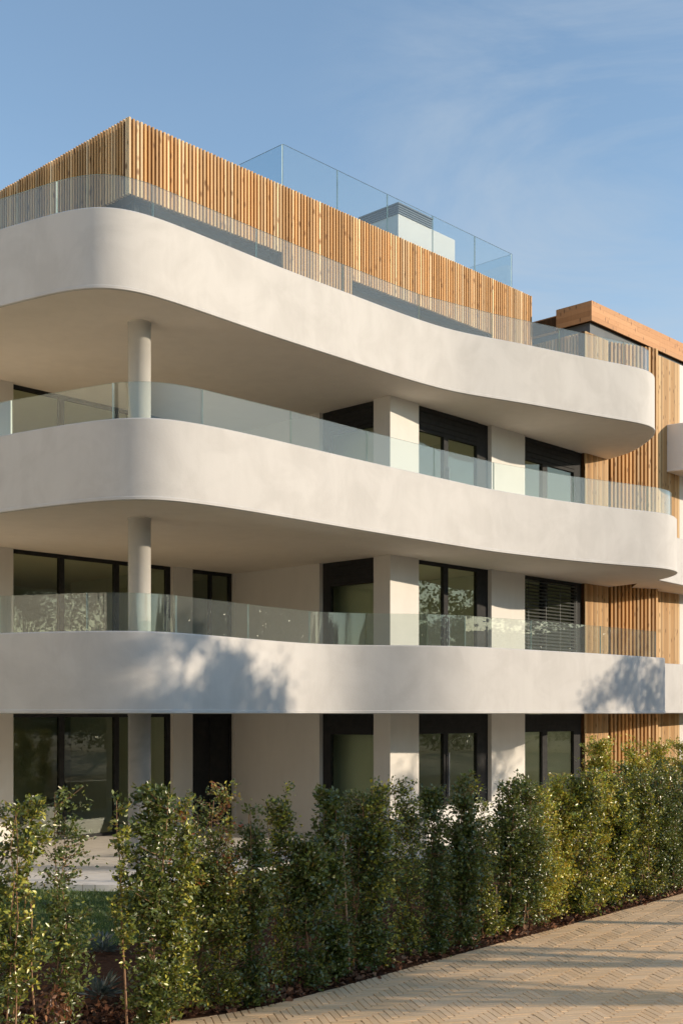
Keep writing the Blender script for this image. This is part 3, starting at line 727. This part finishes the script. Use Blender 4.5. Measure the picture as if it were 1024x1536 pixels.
# bark mulch (uncountable) and grass
ns = 15000
s = rng.uniform(0, 1, ns); idx = (s * (len(edge) - 1)).astype(int)
ep = np.array([(p.x, p.y) for p in edge]); sel = (ep[:, 0] > -5) & (ep[:, 0] < 7.5); ep = ep[sel]
base = ep[rng.integers(0, len(ep), ns)]; dd_ = np.abs(rng.normal(0, 1, ns)) ** 1.0 * .55 + .03
P = np.zeros((ns, 3)); P[:, :2] = base + np.array([EL.x, EL.y]) * dd_[:, None]; P[:, :2] += rng.normal(0, .03, (ns, 2)); P[:, 2] = .01 + .015 * dd_ + rng.uniform(0, .035, ns)
D = unit(rng.normal(0, 1, (ns, 3)) * np.array([1, 1, .45])); ln = rng.uniform(.025, .085, ns)
v, t = leaf_verts(P, D, unit(rng.normal(0, .7, (ns, 3)) + np.array([0, 0, 1.])), ln, ln * rng.uniform(.2, .45, ns), .35)
cc = np.array([[.16, .07, .038], [.22, .105, .058], [.10, .045, .028], [.27, .15, .09]])[rng.integers(0, 4, ns)] * rng.uniform(.6, 1.2, (ns, 1))
o = np_mesh('mulch', v, t, np.repeat(cc, 4, 0), M['chips']); o['kind'] = 'stuff'; o['label'] = 'reddish bark mulch under the hedge'
ng = 60000
xy = np.stack([rng.uniform(-8.5, 2.5, ng), rng.uniform(11.5, 21, ng)], 1)
tp = np.array([(p.x, p.y) for p in terr]); bp = np.array([(p.x, p.y) for p in bed_in])
ok = (xy[:, 1] < np.interp(xy[:, 0], tp[:, 0], tp[:, 1]) - .01) & (xy[:, 1] > np.interp(xy[:, 0], bp[:, 0], bp[:, 1]))
xy = xy[ok]; n = len(xy); P = np.concatenate([xy, np.full((n, 1), .058)], 1)
D = unit(rng.normal(0, .35, (n, 3)) + np.array([0, 0, 1.])); ln = rng.uniform(.035, .07, n)
v, t = leaf_verts(P, D, unit(rng.normal(0, 1, (n, 3))), ln, np.full(n, .0045), .1)
cc = np.array([[.09, .15, .035], [.11, .17, .045], [.15, .19, .06]])[rng.integers(0, 3, n)]
o = np_mesh('grass', v, t, np.repeat(cc, 4, 0), M['leaf']); o['kind'] = 'stuff'; o['label'] = 'short mown grass of the lawn'

# low white wall in front of the ground floor windows
a = on_line(640, K + N * 1.3, U); b = on_line(770, K + N * 1.3, U)
mb = MB(); mb.wall(a, b, FL[0] - .1, FL[0] + .72, -N, .16); ws = mb.build('garden_wall', M['wall']); tag(ws, 'low white plastered wall on the terrace behind the hedge below the middle window', 'wall')

# unseen block added at the side; its cream front bounces light onto shaded faces
bounce_block = empty('apartment_building', (-15, 3, 0)); ORG = Vector((-15, 3, 0)); tag(bounce_block, 'unseen cream apartment block added beside the curved building to bounce warm light', 'building')
ox = -13.2; cy = [-16, -11.6, -10.6, -6, -5, -.2, .8, 5.6, 6.6, 11.4, 12.4, 16]
mb = MB()
for k in range(0, len(cy) - 1):
    if k % 2 == 0: mb.box((ox - 8, cy[k], 0), (8, 0, 0), (0, cy[k + 1] - cy[k], 0), (0, 0, 12.7))
    else:
        for z0_, z1_ in ((0, .35), (2.6, 3.45), (5.7, 6.55), (8.8, 9.65), (11.9, 12.7)): mb.box((ox - 8, cy[k], z0_), (7.99, 0, 0), (0, cy[k + 1] - cy[k], 0), (0, 0, z1_ - z0_))
part(mb, 'wall', M['block'], bounce_block)
for k in range(1, len(cy) - 1, 2):
    for z0_, z1_ in ((.35, 2.6), (3.45, 5.7), (6.55, 8.8), (9.65, 11.9)): window((ox - .05, cy[k]), (ox - .05, cy[k + 1]), (1, 0), z0_, z1_, [(.5, .08)], parent=bounce_block)
mb = MB(); mb.prism([Vector((ox - 8.3, -16.3)), Vector((ox + .3, -16.3)), Vector((ox + .3, 16.3)), Vector((ox - 8.3, 16.3))], 12.7, 12.95); part(mb, 'roof', M['block'], bounce_block)

# ------------------------------------------------------------------ trees across the road (they shade the paving, hedge and lowest balcony)
def tree(name, x, y, h, zc0, r, n, label, group=None, ls=.11, dens=None, tr=.075, cols=G_DARK, seed=0, ncl=26, sp=.17):
    R_ = random.Random(seed); g = np.random.default_rng(seed)
    o = empty(name, (x, y, 0)); tag(o, label, 'tree', group)
    mb = MB(); pts = [Vector((R_.gauss(0, .05) * k * .3, R_.gauss(0, .05) * k * .3, (h - .5) * k / 6)) for k in range(7)]
    mb.tube(pts, [tr * (1 - .12 * k) for k in range(7)], 9)
    cl = []; hc = (h - zc0)
    for k in range(ncl):
        t = R_.random(); zz = zc0 + hc * t; ang = R_.uniform(0, 6.28); rad = r * math.sqrt(max(.05, 1 - ((t - .42) / .62) ** 2)) * R_.uniform(.35, 1)
        c = Vector((math.cos(ang) * rad, math.sin(ang) * rad, zz)); b = pts[min(6, max(1, int(6 * (zz - .5) / h)))]
        mb.tube([b, b.lerp(c, .5) + Vector((0, 0, -.06)), c], [tr * .35, tr * .22, tr * .08], 5); cl.append(c)
    k = g.integers(0, len(cl), n); C = np.array([tuple(c) for c in cl])[k]; P = C + g.normal(0, 1, (n, 3)) * r * np.array([sp, sp, sp * .85])
    D = unit(g.normal(0, 1, (n, 3))); ln = g.uniform(.6, 1.2, n) * ls
    v, t = leaf_verts(P, D, unit(g.normal(0, 1, (n, 3))), ln, ln * .3)
    c = cols[g.integers(0, len(cols), n)] * g.uniform(.4, .9, (n, 1))
    mb.build('trunk', M['bark'], o); np_mesh('crown', v, t, np.repeat(c, 4, 0), M['treeleaf'], o); return o
def stree(X, c, *a, **k):
    k.setdefault('ls', .13); k.setdefault('sp', .085); k.setdefault('ncl', 42); return tree('roadside_tree', X, c - .09 * X, *a, **k)
stree(18.5, 17.9, 8.15, 6.5, 1.7, 5200, 'slender roadside tree whose crown shades the near part of the lowest balcony', seed=3, sp=.13)
stree(16, 16.6, 8.5, 6.3, 1.5, 5500, 'slender roadside tree beside the one shading the near part of the lowest balcony', seed=4, sp=.14)
stree(22, 24.8, 8.1, 5.7, 2.1, 4200, 'slender roadside tree whose crown shades the far end of the lowest balcony', seed=5)
stree(14, 10.75, 5.25, 3.5, 1.35, 6500, 'small roadside tree shading the near hedge', seed=11, tr=.12, sp=.16)
stree(14.6, 12.3, 5.4, 3.6, 1.3, 6500, 'small roadside tree shading the middle of the hedge', seed=12, tr=.15, sp=.16)
stree(17, 12.95, 6.8, 4.9, .7, 2200, 'thin roadside tree casting a narrow trunk shadow across the paving', seed=14, tr=.07)
stree(16, 14.75, 7.4, 5.6, .9, 2500, 'roadside tree casting one long trunk shadow across the far paving', seed=13, tr=.14)
for i, (x, y) in enumerate(((60, 0), (63, 8), (58, 15), (64, 22), (61, 29), (66, 36), (62, 44), (56, -8), (30, -22), (12, -30), (-6, -34), (-30, 22), (-30, 30))):
    tree('broadleaf_tree', x, y, 12.5, .6, 4.8, 4800, 'broad leafy tree standing across the road, mirrored in the windows', 'trees across the road mirrored in the glass', ls=.34, tr=.18, seed=30 + i)

# ------------------------------------------------------------------ sky, sun, camera
EL_S = math.radians(13.5); AZ = math.radians(96.6)
w = bpy.data.worlds.new('World'); scene.world = w; w.use_nodes = True; nt = w.node_tree; nt.nodes.clear()
sky = nd(nt, 'ShaderNodeTexSky', sky_type='NISHITA'); sky.sun_disc = False; sky.sun_elevation = EL_S; sky.sun_rotation = AZ
sky.air_density = 1.0; sky.dust_density = .15; sky.ozone_density = 1.2; sky.altitude = 0
tc = nd(nt, 'ShaderNodeTexCoord'); mp = nd(nt, 'ShaderNodeMapping'); mp.inputs['Scale'].default_value = (1.4, 1.0, 4.2); mp.inputs['Rotation'].default_value = (0, .25, 0)
nt.links.new(tc.outputs['Generated'], mp.inputs[0])
cn = noise(nt, mp.outputs[0], 2.3, 9, .62, .7)
cr = ramp(nt, cn, [(.40, (0,) * 3), (.74, (1,) * 3)])
dp = nd(nt, 'ShaderNodeVectorMath', operation='DOT_PRODUCT'); cd = Vector(((960 - CX) / F, 1, (HY - 300) / F)).normalized()
nt.links.new(tc.outputs['Generated'], dp.inputs[0]); dp.inputs[1].default_value = cd
mk = ramp(nt, dp.outputs['Value'], [(.962, (.05,) * 3), (.995, (1,) * 3)])
fac = nd(nt, 'ShaderNodeMath', operation='MULTIPLY'); nt.links.new(cr, fac.inputs[0]); nt.links.new(mk, fac.inputs[1])
fm = nd(nt, 'ShaderNodeMath', operation='MULTIPLY'); nt.links.new(fac.outputs[0], fm.inputs[0]); fm.inputs[1].default_value = .75
colr = mix(nt, fm.outputs[0], sky.outputs[0], (2.05, 2.4, 2.8))
bg = nd(nt, 'ShaderNodeBackground'); bg.inputs[1].default_value = .12; nt.links.new(colr, bg.inputs[0])
wo = nd(nt, 'ShaderNodeOutputWorld'); nt.links.new(bg.outputs[0], wo.inputs[0])
sl = bpy.data.lights.new('sun', 'SUN'); sl.energy = 2.6; sl.angle = math.radians(.5); sl.color = (1, .83, .63)
so = bpy.data.objects.new('sun', sl); COL.objects.link(so)
sd = Vector((math.sin(AZ) * math.cos(EL_S), math.cos(AZ) * math.cos(EL_S), math.sin(EL_S)))
so.rotation_euler = sd.to_track_quat('Z', 'Y').to_euler()
cam = bpy.data.cameras.new('camera'); co = bpy.data.objects.new('camera', cam); COL.objects.link(co)
cam.sensor_fit = 'HORIZONTAL'; cam.sensor_width = 36; cam.lens = 36 * F / 1024; cam.shift_y = (HY - 768) / 1024
co.location = (0, 0, H); co.rotation_euler = (math.radians(90), 0, 0); cam.clip_end = 1500; cam.clip_start = .1
scene.camera = co
scene.view_settings.view_transform = 'Standard'; scene.view_settings.look = 'None'; scene.view_settings.exposure = 1.06; scene.view_settings.gamma = 1
scene.cycles.max_bounces = 10; scene.cycles.transparent_max_bounces = 24; scene.cycles.use_denoising = True
